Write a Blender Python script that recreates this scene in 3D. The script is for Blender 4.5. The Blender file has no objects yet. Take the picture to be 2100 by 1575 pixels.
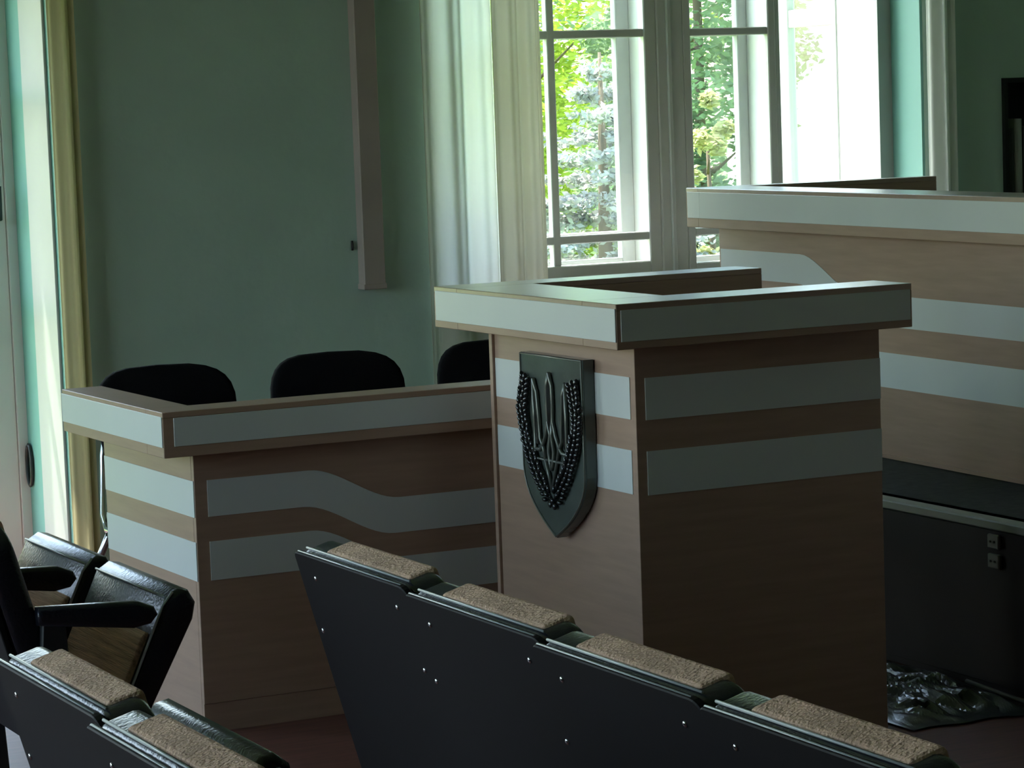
import bpy, bmesh, math, random
from mathutils import Vector, Matrix, noise
random.seed(7)
C = bpy.context.scene.collection
SC = bpy.context.scene
PI = math.pi

# ------------------------------------------------------------------ camera
cam_data = bpy.data.cameras.new('camera')
cam_data.sensor_width = 36.0
cam_data.lens = 5807.796 / 2100 * 36
cam_data.clip_end = 300
cam = bpy.data.objects.new('camera', cam_data); C.objects.link(cam)
R_ = Vector((0.8962243120, -0.4421313872, -0.0360807284))
D_ = Vector((-0.0758316266, -0.0725591750, -0.9944771141))
F_ = Vector((0.4370715581, 0.8940106278, -0.0985568390))
CAM = Vector((-3.2076, -5.9795, 1.65))
m = Matrix((R_, -D_, -F_)).transposed().to_4x4(); m.translation = CAM
cam.matrix_world = m
SC.camera = cam

# ------------------------------------------------------------------ sky, sun, exposure
world = bpy.data.worlds.new('world'); SC.world = world
world.use_nodes = True
wn = world.node_tree.nodes; wl = world.node_tree.links
bg = wn['Background']
sky = wn.new('ShaderNodeTexSky'); sky.sky_type = 'NISHITA'
sky.sun_elevation = math.radians(62); sky.sun_rotation = math.radians(-25)
sky.sun_disc = False; sky.air_density = 1.1; sky.dust_density = 2.0; sky.ozone_density = 1.0
wl.new(sky.outputs[0], bg.inputs[0]); bg.inputs[1].default_value = 0.36
sun_d = bpy.data.lights.new('sun', 'SUN'); sun_d.energy = 6.0; sun_d.angle = math.radians(0.6)
sun_d.color = (1.0, 0.95, 0.86)
sun = bpy.data.objects.new('sun', sun_d); C.objects.link(sun)
sun.rotation_euler = Vector((0.34, -1.0, -3.1)).to_track_quat('-Z', 'Y').to_euler()
sun.location = (-3, 12, 20)
SC.view_settings.view_transform = 'Standard'
SC.view_settings.look = 'None'
SC.view_settings.gamma = 1.0
SC.view_settings.use_curve_mapping = False
SC.view_settings.exposure = 2.15

# ------------------------------------------------------------------ materials
def mat(name, col, rough=0.6, spec=0.5, noise_amt=0.0, noise_scale=8.0, stretch=(1, 1, 1), bump=0.0,
        bump_scale=60.0, metal=0.0, trans=0.0, coat=0.0):
    mt = bpy.data.materials.new(name); mt.use_nodes = True
    nt = mt.node_tree; n = nt.nodes; l = nt.links
    b = n['Principled BSDF']
    b.inputs['Base Color'].default_value = (*col, 1)
    b.inputs['Roughness'].default_value = rough
    b.inputs['Specular IOR Level'].default_value = spec
    b.inputs['Metallic'].default_value = metal
    b.inputs['Coat Weight'].default_value = coat; b.inputs['Coat Roughness'].default_value = 0.3
    tc = n.new('ShaderNodeTexCoord'); mp = n.new('ShaderNodeMapping')
    mp.inputs['Scale'].default_value = stretch
    l.new(tc.outputs['Object'], mp.inputs[0])
    if noise_amt:
        nz = n.new('ShaderNodeTexNoise'); nz.inputs['Scale'].default_value = noise_scale
        nz.inputs['Detail'].default_value = 5
        l.new(mp.outputs[0], nz.inputs['Vector'])
        rp = n.new('ShaderNodeMapRange')
        rp.inputs['From Min'].default_value = 0.3; rp.inputs['From Max'].default_value = 0.7
        rp.inputs['To Min'].default_value = 1 - noise_amt; rp.inputs['To Max'].default_value = 1 + noise_amt
        l.new(nz.outputs['Fac'], rp.inputs[0])
        mx = n.new('ShaderNodeVectorMath'); mx.operation = 'SCALE'
        mx.inputs[0].default_value = col
        l.new(rp.outputs[0], mx.inputs['Scale']); l.new(mx.outputs[0], b.inputs['Base Color'])
    if bump:
        nb = n.new('ShaderNodeTexNoise'); nb.inputs['Scale'].default_value = bump_scale
        l.new(mp.outputs[0], nb.inputs['Vector'])
        bp = n.new('ShaderNodeBump'); bp.inputs['Strength'].default_value = bump
        bp.inputs['Distance'].default_value = 0.01
        l.new(nb.outputs['Fac'], bp.inputs['Height']); l.new(bp.outputs[0], b.inputs['Normal'])
    if trans:
        out = n['Material Output']; tr = n.new('ShaderNodeBsdfTranslucent')
        if noise_amt: l.new(mx.outputs[0], tr.inputs[0])
        else: tr.inputs[0].default_value = (*col, 1)
        ms = n.new('ShaderNodeMixShader'); ms.inputs[0].default_value = trans
        l.new(b.outputs[0], ms.inputs[1]); l.new(tr.outputs[0], ms.inputs[2]); l.new(ms.outputs[0], out.inputs[0])
    return mt

M = {}
M['wall'] = mat('mint_wall_paint', (0.47, 0.63, 0.55), 0.55, 0.4, 0.05, 3.0, bump=0.15, bump_scale=25)
M['dark_wall'] = mat('darkened_unseen_wall', (0.10, 0.075, 0.06), 0.6, 0.3, 0.2, 3.0, (4, 4, 0.4))  # dark tone invented for the unseen front wall, to bounce back less light
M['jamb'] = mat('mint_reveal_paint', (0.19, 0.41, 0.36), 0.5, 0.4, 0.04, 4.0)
M['ceiling'] = mat('ceiling_paint', (0.62, 0.66, 0.62), 0.8, 0.3, 0.03, 2.0)
M['white'] = mat('white_window_paint', (0.76, 0.77, 0.74), 0.35, 0.5, 0.03, 6.0)
M['white_outer'] = mat('darkened_outer_window_paint', (0.44, 0.45, 0.44), 0.5, 0.4, 0.05, 6.0)  # window white darkened so strong outdoor daylight does not burn it out
M['lining'] = mat('greyish_white_lining_paint', (0.47, 0.47, 0.45), 0.5, 0.4, 0.04, 4.0)
M['floor'] = mat('red_brown_floor_boards', (0.16, 0.065, 0.05), 0.5, 0.4, 0.18, 6.0, (1, 8, 1))
M['beech'] = mat('beech_brown_laminate', (0.43, 0.285, 0.205), 0.42, 0.5, 0.07, 5.0, (1, 1, 12))
M['beech_top'] = mat('beech_brown_laminate_top', (0.36, 0.23, 0.165), 0.32, 0.8, 0.07, 5.0, (1, 6, 1), coat=1.0)
M['edge'] = mat('light_edge_band', (0.46, 0.30, 0.22), 0.4, 0.5)
M['panel'] = mat('white_laminate', (0.70, 0.74, 0.72), 0.38, 0.5, 0.02, 4.0)
M['vinyl'] = mat('black_vinyl', (0.012, 0.014, 0.020), 0.27, 0.6, 0, bump=0.12, bump_scale=120)
M['ply'] = mat('black_seat_back_board', (0.005, 0.0045, 0.0055), 0.6, 0.2)
M['tan_pan'] = mat('tan_ribbed_seat_fabric', (0.62, 0.42, 0.30), 0.85, 0.2, 0.35, 9.0, (14, 0.6, 14), bump=0.5, bump_scale=30)
M['tan'] = mat('tan_striped_upholstery', (0.62, 0.42, 0.30), 0.85, 0.2, 0.22, 14.0, (1, 1, 1), bump=0.5, bump_scale=150)
M['strip'] = mat('pale_edge_strip', (0.42, 0.47, 0.47), 0.3, 0.6)
M['black_fabric'] = mat('black_fabric', (0.008, 0.008, 0.010), 0.95, 0.15, bump=0.3, bump_scale=300)
M['chrome'] = mat('chrome', (0.75, 0.76, 0.78), 0.18, 0.5, metal=1.0)
M['steel_dark'] = mat('dark_painted_steel', (0.03, 0.033, 0.035), 0.4, 0.5)
M['curtain'] = mat('cream_curtain_cloth', (0.87, 0.85, 0.75), 0.9, 0.1, 0.06, 4.0, (3, 3, 0.4), trans=0.72)
M['curtain_thick'] = mat('olive_cream_curtain_cloth', (0.66, 0.61, 0.46), 0.9, 0.1, 0.06, 4.0, (3, 3, 0.4), trans=0.28)
M['curtain_olive'] = mat('olive_curtain_cloth', (0.50, 0.45, 0.27), 0.9, 0.1, 0.08, 4.0, (6, 6, 0.3), trans=0.4)
M['curtain_grey'] = mat('pale_grey_curtain_cloth', (0.76, 0.78, 0.72), 0.9, 0.1, 0.05, 4.0, (3, 3, 0.3), trans=0.5)
M['duct'] = mat('pinkish_beige_paint', (0.42, 0.36, 0.33), 0.55, 0.4, 0.06, 4.0)
M['black'] = mat('black_plastic', (0.01, 0.01, 0.01), 0.5, 0.4)
M['riser'] = mat('dark_brown_stage_board', (0.022, 0.015, 0.015), 0.6, 0.3, 0.15, 5.0)
M['carpet'] = mat('dark_green_grey_carpet', (0.045, 0.050, 0.040), 0.95, 0.1, 0.2, 30.0)
M['nosing'] = mat('grey_green_metal_nosing', (0.24, 0.27, 0.23), 0.35, 0.5)
M['sheet'] = mat('crumpled_dark_plastic_sheet', (0.040, 0.046, 0.044), 0.28, 0.6, 0.35, 6.0)
M['emblem_face'] = mat('dark_green_shield_enamel', (0.085, 0.105, 0.09), 0.2, 0.6, 0.15, 12.0, bump=0.1, bump_scale=30)
M['emblem_relief'] = mat('blackened_relief_metal', (0.06, 0.065, 0.065), 0.12, 0.9, metal=0.8)
M['emblem_line'] = mat('tarnished_line_metal', (0.15, 0.165, 0.14), 0.3, 0.6, metal=0.5)
M['bookcase'] = mat('black_stained_wood', (0.010, 0.013, 0.011), 0.6, 0.3)
M['paper'] = mat('pale_grey_card', (0.42, 0.45, 0.42), 0.6, 0.3)
M['greybook'] = mat('dark_grey_card', (0.06, 0.065, 0.06), 0.6, 0.3)
M['socket'] = mat('grey_socket_plastic', (0.17, 0.17, 0.17), 0.4, 0.5)
M['grass'] = mat('grass', (0.16, 0.26, 0.06), 0.9, 0.1, 0.4, 2.0)
M['glare_white'] = mat('white_glare_wall', (0.82, 0.82, 0.78), 0.8, 0.2, 0.03, 1.0)
M['bark'] = mat('bark', (0.13, 0.10, 0.07), 0.9, 0.1, 0.3, 5.0, (1, 1, 0.3))
M['leaf_lime'] = mat('lime_green_leaves', (0.36, 0.46, 0.06), 0.6, 0.3, 0.45, 2.6, trans=0.55)
M['leaf_silver'] = mat('silver_blue_needles', (0.36, 0.37, 0.34), 0.7, 0.3, 0.5, 3.0, trans=0.2)
M['leaf_green'] = mat('mid_green_leaves', (0.22, 0.32, 0.16), 0.6, 0.3, 0.5, 2.0, trans=0.5)
M['leaf_gold'] = mat('golden_green_leaves', (0.48, 0.48, 0.22), 0.6, 0.3, 0.3, 4.0, trans=0.5)
# thin window glass: clear with a mirror-like surface reflection, lets daylight through
g = bpy.data.materials.new('window_glass'); g.use_nodes = True
gn = g.node_tree.nodes; gl = g.node_tree.links
gn.remove(gn['Principled BSDF'])
t_ = gn.new('ShaderNodeBsdfTransparent'); t_.inputs[0].default_value = (0.95, 0.97, 0.96, 1)
q_ = gn.new('ShaderNodeBsdfGlossy'); q_.inputs['Roughness'].default_value = 0.02
f_ = gn.new('ShaderNodeMath'); f_.operation = 'MULTIPLY_ADD'; f_.inputs[1].default_value = 0.9; f_.inputs[2].default_value = 0.04
lw = gn.new('ShaderNodeLayerWeight'); lw.inputs[0].default_value = 0.5
pw = gn.new('ShaderNodeMath'); pw.operation = 'POWER'; pw.inputs[1].default_value = 5.0
gl.new(lw.outputs['Facing'], pw.inputs[0]); gl.new(pw.outputs[0], f_.inputs[0])
x_ = gn.new('ShaderNodeMixShader')
gl.new(f_.outputs[0], x_.inputs[0]); gl.new(t_.outputs[0], x_.inputs[1]); gl.new(q_.outputs[0], x_.inputs[2])
gl.new(x_.outputs[0], gn['Material Output'].inputs[0])
M['glass'] = g

# ------------------------------------------------------------------ mesh helpers
def add_box(bm, x0, x1, y0, y1, z0, z1, bev=0.0, seg=1):
    vs = [bm.verts.new((x, y, z)) for z in (z0, z1) for x, y in ((x0, y0), (x1, y0), (x1, y1), (x0, y1))]
    fs = [(3, 2, 1, 0), (4, 5, 6, 7), (0, 1, 5, 4), (1, 2, 6, 5), (2, 3, 7, 6), (3, 0, 4, 7)]
    faces = [bm.faces.new([vs[i] for i in f]) for f in fs]
    if bev:
        ed = list({e for f in faces for e in f.edges})
        bmesh.ops.bevel(bm, geom=ed, offset=bev, segments=seg, profile=0.5, affect='EDGES')
    return vs

def box(x0, x1, y0, y1, z0, z1, bev=0.0, seg=1):
    bm = bmesh.new(); add_box(bm, x0, x1, y0, y1, z0, z1, bev, seg); return bm

def add_tube(bm, pts, r, n=8, cap=True, closed=False):
    pts = [Vector(p) for p in pts]; rings = []
    rr = r if isinstance(r, (list, tuple)) else [r] * len(pts)
    N = len(pts); up = None
    for i, p in enumerate(pts):
        a = pts[(i - 1) % N] if (closed or i > 0) else p
        b = pts[(i + 1) % N] if (closed or i < N - 1) else p
        d = (b - a).normalized()
        if up is None:
            up = d.orthogonal().normalized()
        up = (up - d * up.dot(d)).normalized()
        s = d.cross(up)
        rings.append([bm.verts.new(p + (up * math.cos(2 * PI * k / n) + s * math.sin(2 * PI * k / n)) * rr[i]) for k in range(n)])
    for i in range(N if closed else N - 1):
        A, B = rings[i], rings[(i + 1) % N]
        for k in range(n):
            f = bm.faces.new((A[k], A[(k + 1) % n], B[(k + 1) % n], B[k])); f.smooth = True
    if cap and not closed:
        bm.faces.new(rings[0][::-1]); bm.faces.new(rings[-1])

def add_prism(bm, outline, axis, d0, d1, bev=0.0, seg=2):
    """outline: 2D points; axis 'x': outline in (y,z), 'y': outline in (x,z), 'z': (x,y)"""
    def P(a, b, d):
        return {'x': (d, a, b), 'y': (a, d, b), 'z': (a, b, d)}[axis]
    A = [bm.verts.new(P(a, b, d0)) for a, b in outline]
    B = [bm.verts.new(P(a, b, d1)) for a, b in outline]
    fa = bm.faces.new(A); fb = bm.faces.new(B[::-1]); n = len(A); side = []
    for i in range(n):
        side.append(bm.faces.new((A[(i + 1) % n], A[i], B[i], B[(i + 1) % n])))
    bmesh.ops.recalc_face_normals(bm, faces=[fa, fb] + side)
    if bev:
        bmesh.ops.bevel(bm, geom=list(set(fa.edges) | set(fb.edges)), offset=bev, segments=seg, profile=0.5, affect='EDGES')

def rrect(a0, a1, b0, b1, r, n=6):
    pts = []
    if not isinstance(r, (tuple, list)): r = (r,) * 4
    for (cx, cy, s, rr) in ((a1, b1, 0, r[0]), (a0, b1, 1, r[1]), (a0, b0, 2, r[2]), (a1, b0, 3, r[3])):
        ox = cx - rr if s in (0, 3) else cx + rr
        oy = cy - rr if s in (0, 1) else cy + rr
        for k in range(n + 1):
            t = (s + k / n) * PI / 2
            pts.append((ox + rr * math.cos(t), oy + rr * math.sin(t)))
    return pts

def add_ball(bm, c, r, sc=(1, 1, 1), seg=10, rings=6, rot=None):
    mt_ = Matrix.Translation(Vector(c)) @ (rot or Matrix()) @ Matrix.Diagonal((sc[0] * r, sc[1] * r, sc[2] * r, 1))
    res = bmesh.ops.create_uvsphere(bm, u_segments=seg, v_segments=rings, radius=1.0, matrix=mt_)
    for v in res['verts']:
        for f in v.link_faces: f.smooth = True

def obj(name, bm, mt, parent=None, smooth=False, loc=None):
    me = bpy.data.meshes.new(name)
    if smooth:
        for f in bm.faces: f.smooth = True
    bm.normal_update(); bm.to_mesh(me); bm.free()
    me.materials.append(M[mt] if isinstance(mt, str) else mt)
    o = bpy.data.objects.new(name, me); C.objects.link(o)
    if parent is not None: o.parent = parent
    if loc: o.location = loc
    return o

def tag(o, label, cat, group=None):
    o['label'] = label; o['category'] = cat
    if group: o['group'] = group
    return o

def thing(name, label, cat, loc=(0, 0, 0), rotz=0.0, group=None):
    o = bpy.data.objects.new(name, None); C.objects.link(o)
    o.empty_display_size = 0.1; o.location = loc; o.rotation_euler = (0, 0, rotz)
    return tag(o, label, cat, group)

def struct(name, bm, mt, parent=None):
    o = obj(name, bm, mt, parent)
    if parent is None: o['kind'] = 'structure'
    return o

def structroot(name, loc=(0, 0, 0)):
    o = bpy.data.objects.new(name, None); C.objects.link(o); o.location = loc; o['kind'] = 'structure'
    return o

def copy_tree(o, parent=None):
    c = o.copy(); C.objects.link(c)
    if parent is not None: c.parent = parent
    for ch in list(o.children): copy_tree(ch, c)
    return c

# ------------------------------------------------------------------ room shell
WY, WT = 3.55, 4.15            # window wall: inner and outer plane
CZ = 3.5
X0, X1, Y0 = -6.6, 5.2, -9.0
DOOR = (-1.50, -0.27, 0.0, 2.40)
WIN = (1.20, 3.34, 0.93, 2.95)
WINL = [(-5.3, -3.0, 0.93, 2.95)]
ADDED_SIDE = [(-2.0, 0.5, 0.70, 3.2), (0.8, 2.9, 0.70, 3.2)]   # unseen left-wall windows, added to light the room (y from, y to, z from, z to)
NICHE = (3.72, 4.62, 0.35, 1.68)

bm = bmesh.new()
ops = sorted([(DOOR, 1), (WIN, 1)] + [(w, 1) for w in WINL], key=lambda t: t[0][0])
x = X0 - 0.2
for (a, b, z0, z1), _ in ops:
    add_box(bm, x, a, WY, WT, 0, CZ)
    if z0 > 0: add_box(bm, a, b, WY, WT, 0, z0)
    add_box(bm, a, b, WY, WT, z1, CZ)
    x = b
a, b, z0, z1 = NICHE
add_box(bm, x, a, WY, WT, 0, CZ)
add_box(bm, a, b, WY, WT, 0, z0); add_box(bm, a, b, WY, WT, z1, CZ); add_box(bm, a, b, WY + 0.35, WT, z0, z1)
add_box(bm, b, X1 + 0.2, WY, WT, 0, CZ)
struct('wall_back', bm, 'wall')
bm = bmesh.new(); y_ = Y0 - 0.2
for (ya, yb, za, zb_) in ADDED_SIDE:
    add_box(bm, X0 - 0.4, X0, y_, ya, 0, CZ); add_box(bm, X0 - 0.4, X0, ya, yb, 0, za); add_box(bm, X0 - 0.4, X0, ya, yb, zb_, CZ); y_ = yb
add_box(bm, X0 - 0.4, X0, y_, WY, 0, CZ)
struct('wall_left', bm, 'wall')
struct('wall_right', box(X1, X1 + 0.2, Y0 - 0.2, WY, 0, CZ), 'wall')
struct('wall_front', box(X0, X1, Y0 - 0.2, Y0, 0, CZ), 'dark_wall')
struct('ceiling', box(X0 - 0.2, X1 + 0.2, Y0 - 0.2, WT, CZ, CZ + 0.2), 'ceiling')
struct('added_eave', box(X0 - 0.4, X1 + 0.4, WT, WT + 0.42, 3.62, 3.74, 0.01), 'white')   # unseen eave added to hold the high sun off the openings
struct('floor', box(X0 - 0.2, X1 + 0.2, Y0 - 0.2, WT, -0.15, 0), 'floor')

# reveals painted a brighter mint, one lining per opening side
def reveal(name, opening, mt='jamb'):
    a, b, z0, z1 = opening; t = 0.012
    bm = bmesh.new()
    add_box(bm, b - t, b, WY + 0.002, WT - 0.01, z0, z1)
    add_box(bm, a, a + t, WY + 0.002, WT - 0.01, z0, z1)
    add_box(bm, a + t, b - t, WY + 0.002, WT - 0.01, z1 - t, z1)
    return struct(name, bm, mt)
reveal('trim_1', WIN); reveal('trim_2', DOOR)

def sash(root, x0, x1, z0, z1, y, st=0.055, d=0.045, bars_z=(), bars_x=(), bt=0.028, name='sash', pm='white', st2=None):
    bm = bmesh.new(); st2 = st2 or st
    add_box(bm, x0, x0 + st, y - d / 2, y + d / 2, z0, z1, 0.004)
    add_box(bm, x1 - st2, x1, y - d / 2, y + d / 2, z0, z1, 0.004)
    add_box(bm, x0 + st, x1 - st2, y - d / 2, y + d / 2, z0, z0 + st, 0.004)
    add_box(bm, x0 + st, x1 - st2, y - d / 2, y + d / 2, z1 - st, z1, 0.004)
    s = obj(name, bm, pm, root)
    for bz in bars_z:
        obj('glazing_bar', box(x0 + st, x1 - st2, y - d * 0.4, y + d * 0.4, bz - bt / 2, bz + bt / 2, 0.003), pm, s)
    for bx in bars_x:
        obj('glazing_bar', box(bx - bt / 2, bx + bt / 2, y - d * 0.42, y + d * 0.42, z0 + st, z1 - st, 0.003), pm, s)
    obj('pane', box(x0 + st * 0.8, x1 - st2 * 0.9, y - 0.002, y + 0.002, z0 + st * 0.8, z1 - st * 0.8), 'glass', s)
    return s

OPEN_W = 0.60
# main window: three casements in a box frame, inner and outer row of sashes
w1 = structroot('window_1', (0, 0, 0))
a, b, z0, z1 = WIN
bm = bmesh.new()
add_box(bm, a + 0.012, a + 0.07, 3.76, 4.06, z0, z1 - 0.012); add_box(bm, b - 0.075, b - 0.012, 3.76, 4.06, z0, z1 - 0.012)
add_box(bm, a + 0.07, b - 0.075, 3.76, 4.06, z0, z0 + 0.03); add_box(bm, a + 0.07, b - 0.075, 3.76, 4.06, z1 - 0.07, z1 - 0.012)
obj('window_frame', bm, 'lining', w1)
obj('mullion', box(2.245, 2.365, 3.775, 4.05, z0 + 0.03, z1 - 0.07, 0.006), 'white', w1)
obj('mullion', box(2.79, 2.815, 3.785, 4.05, z0 + 0.03, z1 - 0.07, 0.004), 'white', w1)
obj('cover_strip', box(2.285, 2.305, 3.762, 3.776, z0 + 0.03, z1 - 0.07, 0.004), 'white', w1)
sash(w1, 1.27, 2.245, z0 + 0.03, z1 - 0.07, 3.80, bars_z=(1.906, 1.114), bars_x=(1.782,), bt=0.032)
sash(w1, 2.365, 2.79, z0 + 0.03, z1 - 0.07, 3.80, st=0.035, bars_z=(1.903, 1.116), bt=0.03)
sash(w1, 1.27, 2.245, z0 + 0.03, z1 - 0.07, 4.02, st=0.06, bars_z=(1.906, 1.114), bt=0.026, pm='white_outer')
sash(w1, 2.365, 2.79, z0 + 0.03, z1 - 0.07, 4.02, st=0.045, bars_z=(1.903, 1.114), bt=0.026, pm='white_outer')
# the right-hand leaf stands wide open outwards, along the line of the reveal
s3 = sash(w1, 0.0, OPEN_W, z0 + 0.035, z1 - 0.075, 0.0, st=0.03, st2=0.22, d=0.04, bars_z=(1.965,), bt=0.075, name='open_sash', pm='white_outer')
s3.location = (3.285, 4.07, 0); s3.rotation_euler = (0, 0, math.radians(90))
obj('window_sill', box(a - 0.05, b + 0.05, 3.42, 4.1, z0 - 0.05, z0, 0.008), 'white', w1)

# left opening: balcony door, glazed leaves set deep in the wall
d1 = structroot('door_1')
a, b, z0, z1 = DOOR
bm = bmesh.new()
add_box(bm, a + 0.012, a + 0.07, 4.05, 4.13, 0.0, z1 - 0.012); add_box(bm, b - 0.045, b - 0.012, 4.05, 4.13, 0.0, z1 - 0.012)
add_box(bm, a + 0.07, b - 0.045, 4.05, 4.13, z1 - 0.08, z1 - 0.012)
obj('door_frame', bm, 'white', d1)
for (xa, xb) in ((a + 0.07, -0.90), (-0.895, b - 0.045)):
    s = sash(d1, xa, xb, 0.01, z1 - 0.09, 4.09, st=0.09, bars_z=(1.0, 1.75), bt=0.05, name='door_leaf')
bm = bmesh.new()
add_tube(bm, [(-0.36, 4.045, 1.30), (-0.36, 3.99, 1.30), (-0.36, 3.985, 1.42)], 0.010, 8)
obj('door_handle', bm, 'steel_dark', d1)
bm = bmesh.new()
pts = [(b - 0.02, 4.22 - 0.20 + 0.03 * math.sin(t), 0.40 + 0.075 * math.cos(t)) for t in [k * PI / 8 for k in range(16)]]
add_tube(bm, pts, 0.007, 8, closed=True)
obj('door_hook', bm, 'steel_dark', d1)
# white painted lining board on the room side half of the door reveal
struct('trim_3', box(b - 0.022, b - 0.0122, WY + 0.03, 3.86, 0.0, z1 - 0.013, 0.002), 'lining')

for i, w in enumerate(WINL):
    r = structroot('window_%d' % (i + 2))
    a, b, z0, z1 = w
    bm = bmesh.new()
    add_box(bm, a, a + 0.07, 3.76, 4.06, z0, z1); add_box(bm, b - 0.07, b, 3.76, 4.06, z0, z1)
    add_box(bm, a + 0.07, b - 0.07, 3.76, 4.06, z0, z0 + 0.05); add_box(bm, a + 0.07, b - 0.07, 3.76, 4.06, z1 - 0.07, z1)
    obj('window_frame', bm, 'white', r)
    mid = (a + b) / 2
    sash(r, a + 0.07, mid, z0 + 0.05, z1 - 0.07, 3.80, bars_z=(1.906,))
    sash(r, mid, b - 0.07, z0 + 0.05, z1 - 0.07, 3.80, bars_z=(1.906,))

for i, (ya, yb, za, zb_) in enumerate(ADDED_SIDE):  # unseen windows, added for more daylight inside
    r = structroot('window_%d' % (i + 2 + len(WINL)), (X0 - 0.2, (ya + yb) / 2, 0)); r.rotation_euler = (0, 0, PI / 2); h_ = (yb - ya) / 2
    bm = bmesh.new()
    add_box(bm, -h_, -h_ + 0.06, -0.1, 0.1, za, zb_); add_box(bm, h_ - 0.06, h_, -0.1, 0.1, za, zb_)
    add_box(bm, -h_ + 0.06, h_ - 0.06, -0.1, 0.1, za, za + 0.05); add_box(bm, -h_ + 0.06, h_ - 0.06, -0.1, 0.1, zb_ - 0.06, zb_)
    obj('window_frame', bm, 'white', r)
    sash(r, -h_ + 0.06, 0, za + 0.05, zb_ - 0.06, 0, bars_z=(1.9,)); sash(r, 0, h_ - 0.06, za + 0.05, zb_ - 0.06, 0, bars_z=(1.9,))
    ld = bpy.data.lights.new('sky_portal', 'AREA'); ld.shape = 'RECTANGLE'
    ld.size = yb - ya; ld.size_y = zb_ - za; ld.cycles.is_portal = True
    lo = bpy.data.objects.new('sky_portal', ld); C.objects.link(lo)
    lo.location = (X0 - 0.42, (ya + yb) / 2, (za + zb_) / 2); lo.rotation_euler = (PI / 2, 0, -PI / 2)
for (w, z) in [(WIN, 0.93), (DOOR, 0.0)] + [(w, 0.93) for w in WINL]:
    ld = bpy.data.lights.new('sky_portal', 'AREA'); ld.shape = 'RECTANGLE'
    ld.size = w[1] - w[0]; ld.size_y = w[3] - w[2]; ld.cycles.is_portal = True
    lo = bpy.data.objects.new('sky_portal', ld); C.objects.link(lo)
    lo.location = ((w[0] + w[1]) / 2, WT + 0.02, (w[2] + w[3]) / 2); lo.rotation_euler = (-PI / 2, 0, 0)

# ------------------------------------------------------------------ outdoors
struct('ground', box(-40, 60, WT + 0.05, 70, -0.9, -0.7), 'grass')
def leaves(name, pts, size, mt, parent, up=0.3):
    verts = []; faces = []
    for p in pts:
        s = size * random.uniform(0.6, 1.3)
        d = Vector((random.gauss(0, 1), random.gauss(0, 1), random.gauss(0, 1) * up)).normalized()
        e = d.cross(Vector((random.gauss(0, 1), random.gauss(0, 1), random.gauss(0, 1)))).normalized()
        i = len(verts)
        verts += [p - d * s, p + e * s * 0.45, p + d * s, p - e * s * 0.45]
        faces.append((i, i + 1, i + 2, i + 3))
    me = bpy.data.meshes.new(name); me.from_pydata([tuple(v) for v in verts], [], faces)
    me.materials.append(M[mt])
    o = bpy.data.objects.new(name, me); C.objects.link(o); o.parent = parent; o['kind'] = 'stuff'
    return o
def broad_tree(name, label, loc, h, r, z_low, mt, n, size, clumps=60, trunk=0.12, group=None):
    t = thing(name, label, 'tree', loc)
    bm = bmesh.new()
    top = h * 0.85
    add_tube(bm, [(0, 0, 0), (0.05, 0.03, top * 0.5), (0, 0, top)], [trunk, trunk * 0.75, trunk * 0.3], 10)
    for k in range(9):
        an = k * 2.4; zz = z_low + (top - z_low) * (k + 0.5) / 9
        add_tube(bm, [(0, 0, zz), (math.cos(an) * r * 0.6, math.sin(an) * r * 0.6, zz + r * 0.3)], [trunk * 0.4, trunk * 0.1], 6)
    obj('trunk', bm, 'bark', t)
    pts = []
    cl = []
    for _ in range(clumps):
        an = random.uniform(0, 2 * PI); q = random.uniform(0.2, 1)
        zz = random.uniform(0, 1); rr = r * math.sqrt(max(0.05, 1 - (2 * zz - 1) ** 2)) * math.sqrt(q)
        cl.append((Vector((math.cos(an) * rr, math.sin(an) * rr, z_low + zz * (h - z_low))), random.uniform(0.16, 0.30) * r))
    for _ in range(n):
        c, s = random.choice(cl)
        v = Vector((random.gauss(0, 1), random.gauss(0, 1), random.gauss(0, 0.8))).normalized() * s * random.uniform(0.5, 1.05)
        pts.append(c + v)
    leaves('foliage', pts, size, mt, t)
    return t
def spruce(name, label, loc, h, r, mt, n, size):
    t = thing(name, label, 'tree', loc)
    bm = bmesh.new(); add_tube(bm, [(0, 0, 0), (0, 0, h)], [0.09, 0.012], 10); obj('trunk', bm, 'bark', t)
    pts = []; lv = int(h / 0.16)
    br = []
    for k in range(lv):
        z = 0.1 + (h - 0.12) * k / lv; R = r * (1 - z / h) ** 0.85 + 0.04
        nb = max(5, int(13 * (R / r)) + 4)
        for j in range(nb):
            an = random.uniform(0, 2 * PI); L = R * random.uniform(0.7, 1.1)
            br.append((z, an, L))
    tot = sum(b[2] for b in br)
    for z, an, L in br:
        for _ in range(int(n * L / tot)):
            s = random.uniform(0.1, 1) ** 0.7 * L
            pts.append(Vector((math.cos(an) * s + random.gauss(0, 0.035), math.sin(an) * s + random.gauss(0, 0.035),
                               z - 0.22 * s + 0.10 * (s / max(L, 0.01)) ** 3 + random.gauss(0, 0.025))))
    leaves('foliage', pts, size, mt, t, 0.5)
    return t
G = -0.7
spruce('spruce_tree', 'silvery blue-green spruce low in the middle of the window', (7.17, 13.5, G), 2.72, 1.45, 'leaf_silver', 46000, 0.034)
broad_tree('lime_tree', 'bright yellow-green leafy tree behind the silvery spruce', (12.2, 25.0, G), 9.0, 2.5, 0.4, 'leaf_lime', 46000, 0.062, 150, 0.07)
broad_tree('leafy_tree', 'darker green tree seen through the right casement', (10.05, 17.0, G), 6.5, 1.15, 0.0, 'leaf_green', 42000, 0.05, 150, 0.06)
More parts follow.
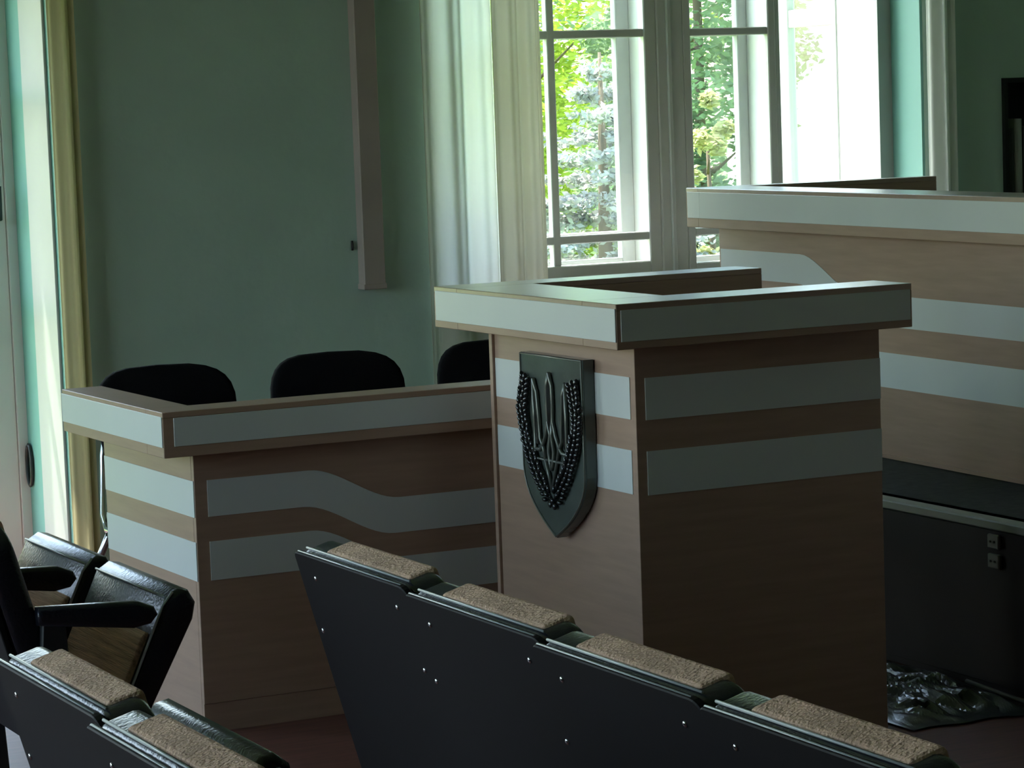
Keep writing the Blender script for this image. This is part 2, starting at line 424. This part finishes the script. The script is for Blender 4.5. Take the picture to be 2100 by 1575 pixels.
broad_tree('golden_shrub', 'low golden-green shrub at the foot of the darker tree', (8.98, 15.0, G), 2.35, 0.42, 0.2, 'leaf_gold', 3800, 0.045, 26, 0.04)
broad_tree('background_tree', 'dense green tree farthest away behind the lime-coloured one', (19.5, 35.0, G), 11.0, 6.2, 0.0, 'leaf_green', 26000, 0.12, 120, 0.2)
bt = thing('glare_building', 'added white building standing in for overexposed glare beyond the right casement', 'building', (11.85, 18.6, G), -0.35)  # building made up to fill the open casement with overexposed white
obj('wall', box(0, 9, 0, 2.6, 0, 6.5), 'glare_white', bt)
obj('roof', box(-0.3, 9.3, -0.3, 2.9, 6.5, 6.75), 'nosing', bt)
obj('plinth', box(-0.04, 9.04, -0.04, 2.64, 0, 0.5), 'paper', bt)

# ------------------------------------------------------------------ curtains, duct, bookshelf
def curtain(name, label, x0, x1, y, z0, z1, folds, amp, mt, n=90, taper=0.0):
    bm = bmesh.new(); rows = 8; grid = []
    for j in range(rows + 1):
        fz = j / rows; z = z0 + (z1 - z0) * fz; row = []
        for i in range(n + 1):
            u = i / n
            xx = x0 + (x1 - x0) * u + taper * (1 - fz) * (u - 0.0)
            ph = 2 * PI * folds * u + 0.5 * math.sin(5 * u + 1)
            yy = y + amp * math.sin(ph) * (0.8 + 0.2 * math.sin(3 * fz + u * 4)) + 0.3 * amp * math.sin(2.3 * ph + 1)
            xx += 0.25 * amp * math.cos(ph * 1.0 + 0.6)
            row.append(bm.verts.new((xx, yy, z)))
        grid.append(row)
    for j in range(rows):
        for i in range(n):
            f = bm.faces.new((grid[j][i], grid[j][i + 1], grid[j + 1][i + 1], grid[j + 1][i])); f.smooth = True
    r = thing(name, label, 'curtain', ((x0 + x1) / 2, y, 0))
    for v in bm.verts: v.co -= Vector(((x0 + x1) / 2, y, 0))
    obj('cloth', bm, mt, r)
    bm = bmesh.new(); w = (x1 - x0) / 2
    add_box(bm, -w, w, -0.02, 0.02, z1 - 0.005, z1 + 0.05, 0.004)
    obj('heading_tape', bm, mt, r)
    return r
curtain('curtain', 'wide pale sheer curtain drawn to the left side of the big window', 1.10, 1.40, 3.475, 0.08, 3.12, 2.3, 0.03, 'curtain')
curtain('curtain', 'olive cream curtain hanging closest to the left pane of the big window', 1.365, 1.565, 3.43, 0.08, 3.12, 2.4, 0.018, 'curtain_thick')
curtain('curtain', 'pale grey gathered curtain at the right side of the big window', 3.325, 3.45, 3.49, 0.5, 3.12, 1.6, 0.022, 'curtain_grey', 50)
curtain('curtain', 'narrow olive curtain beside the sunlit balcony door', -0.30, -0.205, 3.49, 0.08, 3.12, 1.6, 0.02, 'curtain_olive', 50)
for (xa, xb, lab) in ((1.0, 3.6, 'white curtain rod above the big window'), (-1.8, -0.1, 'white curtain rod above the balcony door')):
    r = thing('curtain_rod', lab, 'curtain rod', ((xa + xb) / 2, 3.49, 3.2))
    w = (xb - xa) / 2
    bm = bmesh.new(); add_tube(bm, [(-w, 0, 0), (w, 0, 0)], 0.014, 10); obj('rod', bm, 'white', r)
    for sx in (-w + 0.03, w - 0.03):
        bm = bmesh.new(); add_box(bm, sx - 0.012, sx + 0.012, 0, 0.06, -0.02, 0.02, 0.003); obj('bracket', bm, 'white', r)

dt = thing('wall_duct', 'pinkish beige boxed duct running down the green wall', 'duct', (0.885, WY, 1.0))
obj('duct_body', box(-0.043, 0.043, -0.055, 0, 0, CZ - 1.0, 0.004), 'duct', dt)
obj('end_cap', box(-0.046, 0.046, -0.058, 0, -0.006, 0.014, 0.002), 'duct', dt)
sw = thing('wall_switch', 'tiny black switch beside the pinkish duct', 'switch', (0.822, WY, 1.155))
obj('switch_plate', box(-0.004, 0.003, -0.008, 0, -0.018, 0.018, 0.001), 'black', sw)
obj('rocker', box(-0.003, 0.002, -0.011, -0.008, -0.010, 0.010, 0.001), 'black', sw)

a, b, z0, z1 = NICHE
bk = thing('bookcase', 'black bookcase built into the dark green wall at far right', 'bookcase', (a, WY, z0))
obj('side_panel', box(0, 0.018, -0.02, 0.34, 0, z1 - z0), 'bookcase', bk)
obj('side_panel', box(b - a - 0.018, b - a, -0.02, 0.34, 0, z1 - z0), 'bookcase', bk)
obj('back_panel', box(0.018, b - a - 0.018, 0.325, 0.34, 0, z1 - z0), 'bookcase', bk)
for zz in (0.0, 0.41, 0.83, z1 - z0 - 0.02):
    obj('shelf', box(0.018, b - a - 0.018, -0.015, 0.325, zz, zz + 0.02), 'bookcase', bk)
def book(x, w, h, d, mt, lab):
    o = thing('book', lab, 'book', (x, WY + 0.02, z0 + 0.85))
    # rounded spine
    bm2 = bmesh.new()
    sp = [(w * 0.5 - w * 0.5 * math.cos(t), -0.35 * w * math.sin(t)) for t in [k * PI / 8 for k in range(9)]]
    add_prism(bm2, sp + [(w, d), (0, d)], 'z', 0, h, 0.0)
    obj('cover', bm2, mt, o)
    obj('pages', box(w * 0.12, w * 0.88, 0.004, d - 0.004, h - 0.002, h + 0.0005), 'paper', o)
book(a + 0.021, 0.010, 0.24, 0.2, 'black', 'thin black book against the left side of the built-in bookcase')
book(a + 0.033, 0.036, 0.275, 0.2, 'greybook', 'dark grey book left of the tall pale one')
book(a + 0.072, 0.038, 0.312, 0.22, 'paper', 'tall pale grey book in the built-in bookcase')
book(a + 0.113, 0.03, 0.28, 0.2, 'greybook', 'dark grey book right of the tall pale one')

# ------------------------------------------------------------------ stage and bench
st = thing('stage', 'low dark stage with a pale metal nosing under the long bench', 'stage', (1.306, 0, 0))
obj('deck', box(0.03, X1 - 1.306 - 0.01, -4.0, 3.30, 0.02, 0.472), 'carpet', st)
obj('nosing', box(-0.006, 0.05, -4.0, 3.30, 0.448, 0.474, 0.004), 'nosing', st)
obj('nosing_inlay', box(0.05, 0.085, -4.0, 3.30, 0.466, 0.472, 0.001), 'steel_dark', st)
for k in range(7):
    ya = -4.0 + k * 1.04
    obj('riser_panel', box(0.0, 0.03, ya + 0.003, ya + 1.037, 0.02, 0.447, 0.002), 'riser', st)
obj('base_strip', box(0.01, 0.03, -4.0, 3.28, 0.0, 0.02), 'riser', st)
so = thing('wall_socket', 'small grey double socket on the dark stage front', 'socket', (1.300, 0.293, 0.39))
for zz in (0.028, -0.026):
    f = obj('socket_plate', box(-0.006, 0.006, -0.026, 0.026, zz - 0.020, zz + 0.020, 0.003), 'socket', so)
    bm = bmesh.new()
    for s in (-0.009, 0.009): add_tube(bm, [(-0.009, s, zz), (-0.005, s, zz)], 0.003, 8)
    obj('socket_hole', bm, 'black', f)

def stripes(parent, face, coord, segs, out=0.002):
    """raised white laminate strips; face 'A' = plane x=coord seen from -x, 'B' = plane y=coord seen from -y.
    segs: list of (list of top points, list of bottom points) running along the face"""
    for top, bot in segs:
        bm = bmesh.new()
        ol = top + bot[::-1]
        if face == 'A': add_prism(bm, ol, 'x', coord - out, coord + 0.001)
        else: add_prism(bm, ol, 'y', coord - out, coord + 0.001)
        obj('stripe_panel', bm, 'panel', parent)

def wave(x_a, x_b, x_c, x_d, z_a, z_b, n=14):
    """flat at z_a from x_a to x_b, smooth fall to z_b at x_c, flat to x_d"""
    pts = [(x_a, z_a)]
    for k in range(n + 1):
        t = k / n; pts.append((x_b + (x_c - x_b) * t, z_a + (z_b - z_a) * (t * t * (3 - 2 * t))))
    pts.append((x_d, z_b)); return pts

def rail(parent, x0, x1, y0, y1, zb, zt, inlays, name='rail', top='beech_top'):
    """one overhanging box rail with a top board, and white inlay panels on chosen faces"""
    r = obj(name, box(x0, x1, y0, y1, zb, zt - 0.016, 0.0015), 'beech', parent)
    obj('top_board', box(x0, x1, y0, y1, zt - 0.016, zt, 0.0015), top, r)
    for (face, c0, c1, za, zb_) in inlays:
        if face == 'A': obj('inlay_panel', box(x0 - 0.0025, x0 + 0.001, c0, c1, za, zb_, 0.0008), 'panel', r)
        else: obj('inlay_panel', box(c0, c1, y0 - 0.0025, y0 + 0.001, za, zb_, 0.0008), 'panel', r)
    return r

# --- lectern (centre)
L = thing('lectern', 'tall striped lectern with the shield on its front, in the centre', 'lectern', (0, 0, 0))
rail(L, 0, 0.851, 0, 0.175, 1.05, 1.161, [('B', 0.012, 0.845, 1.069, 1.146)], 'side_rail')
rail(L, 0, 0.23, 0.175, 0.90, 1.05, 1.161, [], 'front_rail')
rail(L, 0, 0.955, 0.90, 1.046, 1.05, 1.161, [], 'side_rail')
obj('inlay_panel', box(-0.003, 0.0, 0.001, 1.034, 1.069, 1.150, 0.0008), 'panel', L)
obj('side_board', box(0.085, 0.797, 0.072, 0.090, 0, 1.05, 0.001), 'beech', L)
obj('side_board', box(0.085, 0.90, 0.871, 0.889, 0, 1.05, 0.001), 'beech', L)
obj('front_board', box(0.093, 0.111, 0.092, 0.869, 0, 1.05), 'beech', L)
obj('desk_board', box(0.111, 0.70, 0.09, 0.871, 0.86, 0.88), 'beech_top', L)
lz = [(0.970, 0.866), (0.789, 0.680)]
for zt_, zb_ in lz:
    stripes(L, 'A', 0.093, [([(0.112, zt_), (0.866, zt_)], [(0.112, zb_), (0.866, zb_)])])
    stripes(L, 'B', 0.072, [([(0.112, zt_), (0.797, zt_)], [(0.112, zb_), (0.797, zb_)])])

# --- emblem plaque on the lectern front
E_ = thing('shield_plaque', 'glossy dark shield plaque with trident and wreath on the lectern front', 'plaque', (0.091, 0.470, 1.003))
def ep(a, v, d): return (-d, -a, v)          # a: + towards the camera side, v: down negative, d: outwards
W_ = 0.176
ol = [(-W_, 0), (W_, 0), (W_, -0.30)]
for k in range(1, 9):
    t = k / 8; ol.append((W_ * (1 - t ** 1.7), -0.30 - 0.172 * t ** 0.85))
for k in range(7, 0, -1):
    t = k / 8; ol.append((-W_ * (1 - t ** 1.7), -0.30 - 0.172 * t ** 0.85))
ol.append((-W_, -0.30))
bm = bmesh.new(); add_prism(bm, [(-p[0], p[1]) for p in ol], 'x', -0.034, 0.0, 0.004, 2)
obj('shield', bm, 'emblem_face', E_)
bm = bmesh.new()
rim = [ep(p[0] * 0.975, p[1] * 0.985 - 0.003, 0.035) for p in ol]
add_tube(bm, rim, 0.0028, 6, closed=True)
obj('rim', bm, 'emblem_line', E_)
def tri(a, b): return ep(a * 0.30, -0.355 + b * 0.30, 0.040)
half = [[(.30, .97), (.30, .62), (.30, .28), (.11, .28), (0, .02)],
        [(.30, .97), (.245, .86), (.215, .64), (.205, .46), (.15, .39), (.11, .28)],
        [(0, 1.04), (.045, .93), (.052, .76), (.04, .62), (.09, .50), (.155, .40), (.205, .36), (.30, .36)],
        [(.04, .62), (.012, .50), (.05, .36), (.03, .26), (0, .20)]]
bm = bmesh.new()
for pl in half:
    for s in (-1, 1):
        add_tube(bm, [tri(p[0] * s, p[1]) for p in pl], 0.0055, 6)
add_tube(bm, [tri(-.11, .28), tri(.11, .28)], 0.0042, 6)
obj('trident', bm, 'emblem_line', E_)
bm = bmesh.new()
blade = [(0, 1.0), (.035, .92), (.045, .74), (.03, .60), (0, .48), (-.03, .60), (-.045, .74), (-.035, .92)]
pts = [(tri(p[0], p[1])[1], tri(p[0], p[1])[2]) for p in blade]
add_prism(bm, pts, 'x', -0.044, -0.034, 0.002, 1)
for s in (-1, 1):
    bl = [(.29 * s, .93), (.255 * s, .84), (.225 * s, .6), (.225 * s, .40), (.285 * s, .40)]
    pts = [(tri(p[0], p[1])[1], tri(p[0], p[1])[2]) for p in bl]
    if s < 0: pts = pts[::-1]
    add_prism(bm, pts, 'x', -0.040, -0.034, 0.0015, 1)
obj('trident_fill', bm, 'emblem_relief', E_)
rng = random.Random(3)
for s in (-1, 1):
    bm = bmesh.new()
    path = []
    for k in range(25):
        t = k / 24
        path.append((s * (0.012 + 0.142 * math.sin(min(1, t * 1.25) * PI / 2) ** 0.9 - 0.020 * max(0, t - .75) * 4), -0.372 + 0.305 * t ** 1.05))
    add_tube(bm, [ep(p[0], p[1], 0.038) for p in path], 0.004, 6)
    for k in range(1, 25):
        p = path[k]; q = path[k - 1]
        ang = math.atan2(p[1] - q[1], p[0] - q[0])
        for sd in (-1, 0, 1):
            an = ang + sd * 0.6
            off = 0.017 * sd
            a_ = p[0] - math.sin(ang) * off + math.cos(an) * 0.004; v_ = p[1] + math.cos(ang) * off + math.sin(an) * 0.004
            rot = Matrix.Rotation(-(an), 4, 'X')
            add_ball(bm, ep(a_, v_, 0.041 + rng.uniform(0, 0.004)), 0.0125, (0.6, 1.0, 0.5), 8, 5, rot)
    obj('wreath_branch', bm, 'emblem_relief', E_)
bm = bmesh.new()
for a_, v_ in ((-0.012, -0.385), (0.012, -0.388), (0, -0.375)): add_ball(bm, ep(a_, v_, 0.042), 0.009, (0.7, 1, 1), 10, 6)
obj('ribbon_knot', bm, 'emblem_relief', E_)

# --- low desk (left)
Dk = thing('low_desk', 'low striped desk enclosure standing left of the lectern', 'desk', (-0.797, 1.040, 0), 0.0098)
rail(Dk, 0, 1.22, 0, 0.13, 0.757, 0.878, [('B', 0.030, 1.20, 0.786, 0.862)], 'long_rail', 'beech')
rail(Dk, 0, 0.12, 0.13, 0.847, 0.757, 0.878, [], 'end_rail', 'beech')
obj('inlay_panel', box(-0.003, 0.0, 0.002, 0.845, 0.785, 0.866, 0.0008), 'panel', Dk)
obj('long_board', box(0.102, 1.22, 0.062, 0.080, 0.078, 0.757, 0.001), 'beech', Dk)
obj('plinth', box(0.102, 1.22, 0.064, 0.080, 0.0, 0.078), 'beech', Dk)
obj('end_board', box(0.1015, 0.1195, 0.0805, 0.798, 0, 0.757, 0.001), 'beech', Dk)
obj('inner_shelf', box(0.12, 1.22, 0.081, 0.60, 0.69, 0.71), 'beech_top', Dk)
for (za, zb_) in ((0.681, 0.583), (0.516, 0.411)):
    stripes(Dk, 'A', 0.1015, [([(0.064, za), (0.796, za)], [(0.064, zb_), (0.796, zb_)])])
    dz = 0.098
    stripes(Dk, 'B', 0.062, [(wave(0.138, 0.43, 0.70, 1.215, za, za - dz), wave(0.138, 0.41, 0.68, 1.215, zb_, zb_ - dz))])

# --- long bench on the stage (right)
Bn = thing('judges_bench', 'long raised striped bench on the stage at right', 'bench', (1.811, 2.818, 0.475), -0.048)
zb0 = 0.475
def bz(z): return z - zb0
YN = -4.9
rail(Bn, 0, 0.20, YN, -0.09, bz(1.189), bz(1.328), [('A', YN + 0.01, -0.105, bz(1.222), bz(1.314))], 'front_rail')
rail(Bn, 0, 0.985, -0.09, 0.0, bz(1.189), bz(1.328), [('A', -0.1045, -0.010, bz(1.222), bz(1.314))], 'side_rail')
obj('front_board', box(0.075, 0.095, YN + 0.05, -0.10, 0.0, bz(1.189), 0.001), 'beech', Bn)
obj('side_board', box(0.0955, 0.90, -0.118, -0.10, 0.0, bz(1.189), 0.001), 'beech', Bn)
obj('side_board', box(0.0955, 0.62, YN + 0.05, YN + 0.068, 0.0, bz(1.189), 0.001), 'beech', Bn)
obj('desk_board', box(0.096, 0.60, YN + 0.07, -0.12, 0.30, 0.325), 'beech_top', Bn)
obj('base_rail', box(0.068, 0.075, YN + 0.05, -0.10, 0.0, 0.012), 'beech', Bn)
for (za, zb_, o1) in ((0.999, 0.899, 0.112), (0.815, 0.703, 0.112)):
    top = [(-0.112, za + o1), (-0.68, za + o1)] + [(-0.68 - 0.36 * t, za + o1 * (1 - t * t * (3 - 2 * t))) for t in [k / 12 for k in range(1, 13)]] + [(YN + 0.06, za)]
    bot = [(-0.112, zb_ + o1), (-0.66, zb_ + o1)] + [(-0.66 - 0.36 * t, zb_ + o1 * (1 - t * t * (3 - 2 * t))) for t in [k / 12 for k in range(1, 13)]] + [(YN + 0.06, zb_)]
    stripes(Bn, 'A', 0.075, [([(p[0], bz(p[1])) for p in top], [(p[0], bz(p[1])) for p in bot])])

# --- crumpled sheet on the floor between lectern and stage
bm = bmesh.new(); N = 60; g_ = []
for i in range(N + 1):
    row = []
    for j in range(N + 1):
        u = i / N; v = j / N
        ex = 0.03 * noise.noise((u * 3, v * 3, 1.0)); ey = 0.05 * noise.noise((u * 3, v * 3, 5.0))
        x_ = 0.84 + 0.44 * u + ex; y_ = 0.02 + 0.86 * v + ey
        n1 = noise.ridged_multi_fractal((u * 2.2, v * 3.2, 0.3), 1.0, 2.0, 4, 1.0, 2.0)
        n2 = abs(noise.noise((u * 9 + v * 3, v * 7, 2.0)))
        e = min(1, 6 * u * (1 - u)) * min(1, 6 * v * (1 - v))
        z_ = 0.006 + e * (0.020 * n1 + 0.030 * n2)
        row.append(bm.verts.new((min(x_, 1.292), y_, z_)))
    g_.append(row)
for i in range(N):
    for j in range(N):
        bm.faces.new((g_[i][j], g_[i + 1][j], g_[i + 1][j + 1], g_[i][j + 1]))
tag(obj('plastic_sheet', bm, 'sheet'), 'crumpled dark plastic sheet on the floor between lectern and stage', 'sheet')
bm = bmesh.new()
add_tube(bm, [(1.24, 0.35, 0.03), (1.26, 0.15, 0.012), (1.23, -0.15, 0.008), (1.27, -0.5, 0.008), (1.22, -0.9, 0.008)], 0.007, 8)
tag(obj('cable', bm, 'socket'), 'grey cable lying along the foot of the stage front', 'cable')

# ------------------------------------------------------------------ black chairs behind the low desk
def office_chair(label, x, y, rz):
    t = thing('office_chair', label, 'chair', (x, y, 0), rz, 'black chairs behind the low desk')
    # local: back at y=0, seat towards -y
    bm = bmesh.new(); n = 28; rows = []
    for (d, s) in ((-0.022, 0.93), (-0.012, 1.0), (0.012, 1.0), (0.024, 0.92)):
        ring = []
        for k in range(n):
            an = 2 * PI * k / n; c = math.cos(an); s_ = math.sin(an)
            ex = 0.222 * s * math.copysign(abs(c) ** 0.52, c)
            ez = 0.155 * s * math.copysign(abs(s_) ** (0.62), s_)
            if s_ < 0: ex *= 0.96
            bend = -0.055 * (ex / 0.222) ** 2
            ring.append(bm.verts.new((ex, d + bend + ez * 0.10 + 0.0, 0.748 + ez)))
        rows.append(ring)
    for a_, b_ in zip(rows, rows[1:]):
        for k in range(n): bm.faces.new((a_[k], b_[k], b_[(k + 1) % n], a_[(k + 1) % n]))
    bm.faces.new(rows[0]); bm.faces.new(rows[-1][::-1])
    bmesh.ops.recalc_face_normals(bm, faces=bm.faces)
    obj('backrest', bm, 'black_fabric', t, smooth=True)
    bm = bmesh.new(); add_prism(bm, rrect(-0.225, 0.225, -0.47, -0.05, 0.09, 6), 'z', 0.435, 0.485, 0.015, 3)
    obj('seat', bm, 'black_fabric', t)
    for s in (-1, 1):
        bm = bmesh.new()
        add_tube(bm, [(0.205 * s, -0.43, 0.0), (0.205 * s, -0.40, 0.42), (0.21 * s, -0.36, 0.43), (0.21 * s, -0.06, 0.43),
                      (0.205 * s, -0.015, 0.47), (0.185 * s, 0.02, 0.64), (0.165 * s, 0.022, 0.76)], 0.011, 8)
        obj('front_leg', bm, 'chrome', t)
        bm = bmesh.new()
        add_tube(bm, [(0.22 * s, -0.10, 0.42), (0.23 * s, 0.02, 0.30), (0.235 * s, 0.07, 0.0)], 0.011, 8)
        obj('rear_leg', bm, 'chrome', t)
    return t
office_chair('black fabric chair nearest the balcony door, behind the low desk', -0.425, 2.13, 0.03)
office_chair('middle black fabric chair behind the low desk', 0.135, 2.13, 0.0)
office_chair('black fabric chair half hidden behind the lectern', 0.70, 2.13, -0.02)

# ------------------------------------------------------------------ auditorium seats
# local frame: x forward (the way a sitter faces), y from near side 0 to w, z up, origin on the floor under the back
SW = 0.540; LEAN = math.radians(15.5)
def seat(label, group, fold, loc, arms=(True, False), hx=0.20, hz=0.355):
    t = thing('auditorium_seat', label, 'seat', loc, 0, group)
    w = SW
    T = Matrix.Translation((0.125, 0, 0.36)) @ Matrix.Rotation(-LEAN, 4, 'Y')
    H = 0.468
    def fin(name, bm, mt, par=t, sm=False):
        bmesh.ops.transform(bm, matrix=T, verts=bm.verts)
        return obj(name, bm, mt, par, sm)
    bm = bmesh.new()
    add_prism(bm, rrect(0.004, w - 0.004, 0, H, (0.012, 0.040, 0.02, 0.02)), 'x', 0.0, 0.014, 0.002, 1)
    sh = fin('back_board', bm, 'ply')
    bm = bmesh.new()
    for xx in (0.0075, 0.026):
        add_tube(bm, [(xx, 0.045, H - 0.001), (xx, w - 0.012, H - 0.001)], 0.0024, 6)
    fin('edge_strip', bm, 'strip', sh)
    for (ry, rz) in ((0.075, H - 0.045), (w - 0.085, H - 0.045), (0.035, H - 0.16), (w - 0.035, H - 0.16)):
        bm = bmesh.new(); add_ball(bm, (0.0, ry, rz), 0.0055, (0.6, 1, 1), 8, 5); fin('rivet', bm, 'chrome', sh)
    bm = bmesh.new()
    add_prism(bm, rrect(0.0, w, 0.02, H - 0.004, (0.020, 0.060, 0.03, 0.03), 7), 'x', 0.015, 0.085, 0.016, 3)
    cu = fin('backrest', bm, 'vinyl')
    for f in cu.data.polygons: f.use_smooth = True
    bm = bmesh.new()
    add_prism(bm, rrect(0.062, w - 0.085, 0.04, H + 0.0005, 0.012, 3), 'x', 0.031, 0.092, 0.010, 3)
    fin('fabric_panel', bm, 'tan', cu)
    # seat pan
    P = Matrix.Translation((hx, 0, hz)) @ Matrix.Rotation(-fold, 4, 'Y')
    bm = bmesh.new()
    prof = [(-0.03, -0.030), (0.30, -0.036), (0.335, -0.026), (0.352, 0.0), (0.345, 0.022), (0.315, 0.040), (-0.03, 0.020)]
    add_prism(bm, prof, 'y', 0.030, w - 0.030, 0.012, 3)
    bmesh.ops.transform(bm, matrix=P, verts=bm.verts)
    pan = obj('seat_pan', bm, 'vinyl', t)
    for f in pan.data.polygons: f.use_smooth = True
    bm = bmesh.new()
    add_prism(bm, [(-0.02, 0.0), (0.235, 0.0), (0.235, 0.042), (0.22, 0.047), (-0.02, 0.034)], 'y', 0.055, w - 0.055, 0.004, 2)
    bmesh.ops.transform(bm, matrix=P, verts=bm.verts)
    obj('seat_fabric', bm, 'tan_pan', pan)
    bm = bmesh.new()
    add_tube(bm, [(-0.01, 0.033, 0.0225), (0.30, 0.033, 0.040), (0.335, 0.034, 0.032)], 0.003, 6)
    add_tube(bm, [(0.318, 0.035, 0.041), (0.318, w - 0.035, 0.041)], 0.0028, 6)
    bmesh.ops.transform(bm, matrix=P, verts=bm.verts)
    obj('piping', bm, 'strip', pan)
    # armrests and standards
    ys = []
    if arms[0]: ys.append(-0.005)
    if arms[1]: ys.append(w + 0.010)
    for y_ in ys:
        bm = bmesh.new()
        pr = [(0.13, 0.620), (0.335, 0.592), (0.372, 0.598), (0.388, 0.616), (0.380, 0.634), (0.345, 0.648), (0.13, 0.658)]
        add_prism(bm, pr, 'y', y_ - 0.018, y_ + 0.018, 0.009, 3)
        a_ = obj('armrest', bm, 'vinyl', t)
        for f in a_.data.polygons: f.use_smooth = True
        bm = bmesh.new()
        add_prism(bm, [(0.14, 0.625), (0.19, 0.62), (0.20, 0.38), (0.22, 0.03), (0.32, 0.02), (0.32, 0.0), (0.06, 0.0), (0.06, 0.02), (0.14, 0.03), (0.12, 0.38)],
                  'y', y_ - 0.010, y_ + 0.010, 0.003, 1)
        obj('standard', bm, 'steel_dark', t)
    return t
# near sides: (row, x of back rear-top, y start (near), ...)   the seat grows from y0 upward, so y0 = far edge - width
TOPX = math.sin(LEAN) * -0.468 + 0.125     # local x of the rear top edge
def place(label, group, xtop, yfar, fold, arms, **kw):
    return seat(label, group, fold, (xtop - TOPX, yfar + 0.015 - SW, 0), arms, **kw)
g1 = 'seats of the row across the foreground'
F1 = math.radians(84)
place('farthest seat of the foreground row, its back in front of the low desk', g1, -1.235, -0.975, F1, (True, False))
place('second seat of the foreground row, overlapping the foot of the lectern', g1, -1.258, -1.545, F1, (True, False))
place('third seat of the foreground row, before the lectern corner', g1, -1.285, -2.090, F1, (True, False))
place('nearest seat of the foreground row, at bottom right', g1, -1.300, -2.635, F1, (True, False))
g2 = 'seats of the row at bottom left'
place('folded seat at the bottom left corner, cut by the left edge', g2, -2.028, -1.690, F1, (True, True), hx=0.235, hz=0.372)
place('folded seat at bottom left, second from the left edge', g2, -2.055, -2.240, F1, (True, False), hx=0.235, hz=0.372)
g3 = 'half tipped seats left of the low desk'
place('half tipped seat with armrest in front of the low desk end', g3, -1.71, 0.14, math.radians(62), (True, True), hx=0.31, hz=0.34)
place('half tipped seat behind the other one, against the sunlit door reveal', g3, -1.71, 0.69, math.radians(62), (False, True), hx=0.31, hz=0.34)
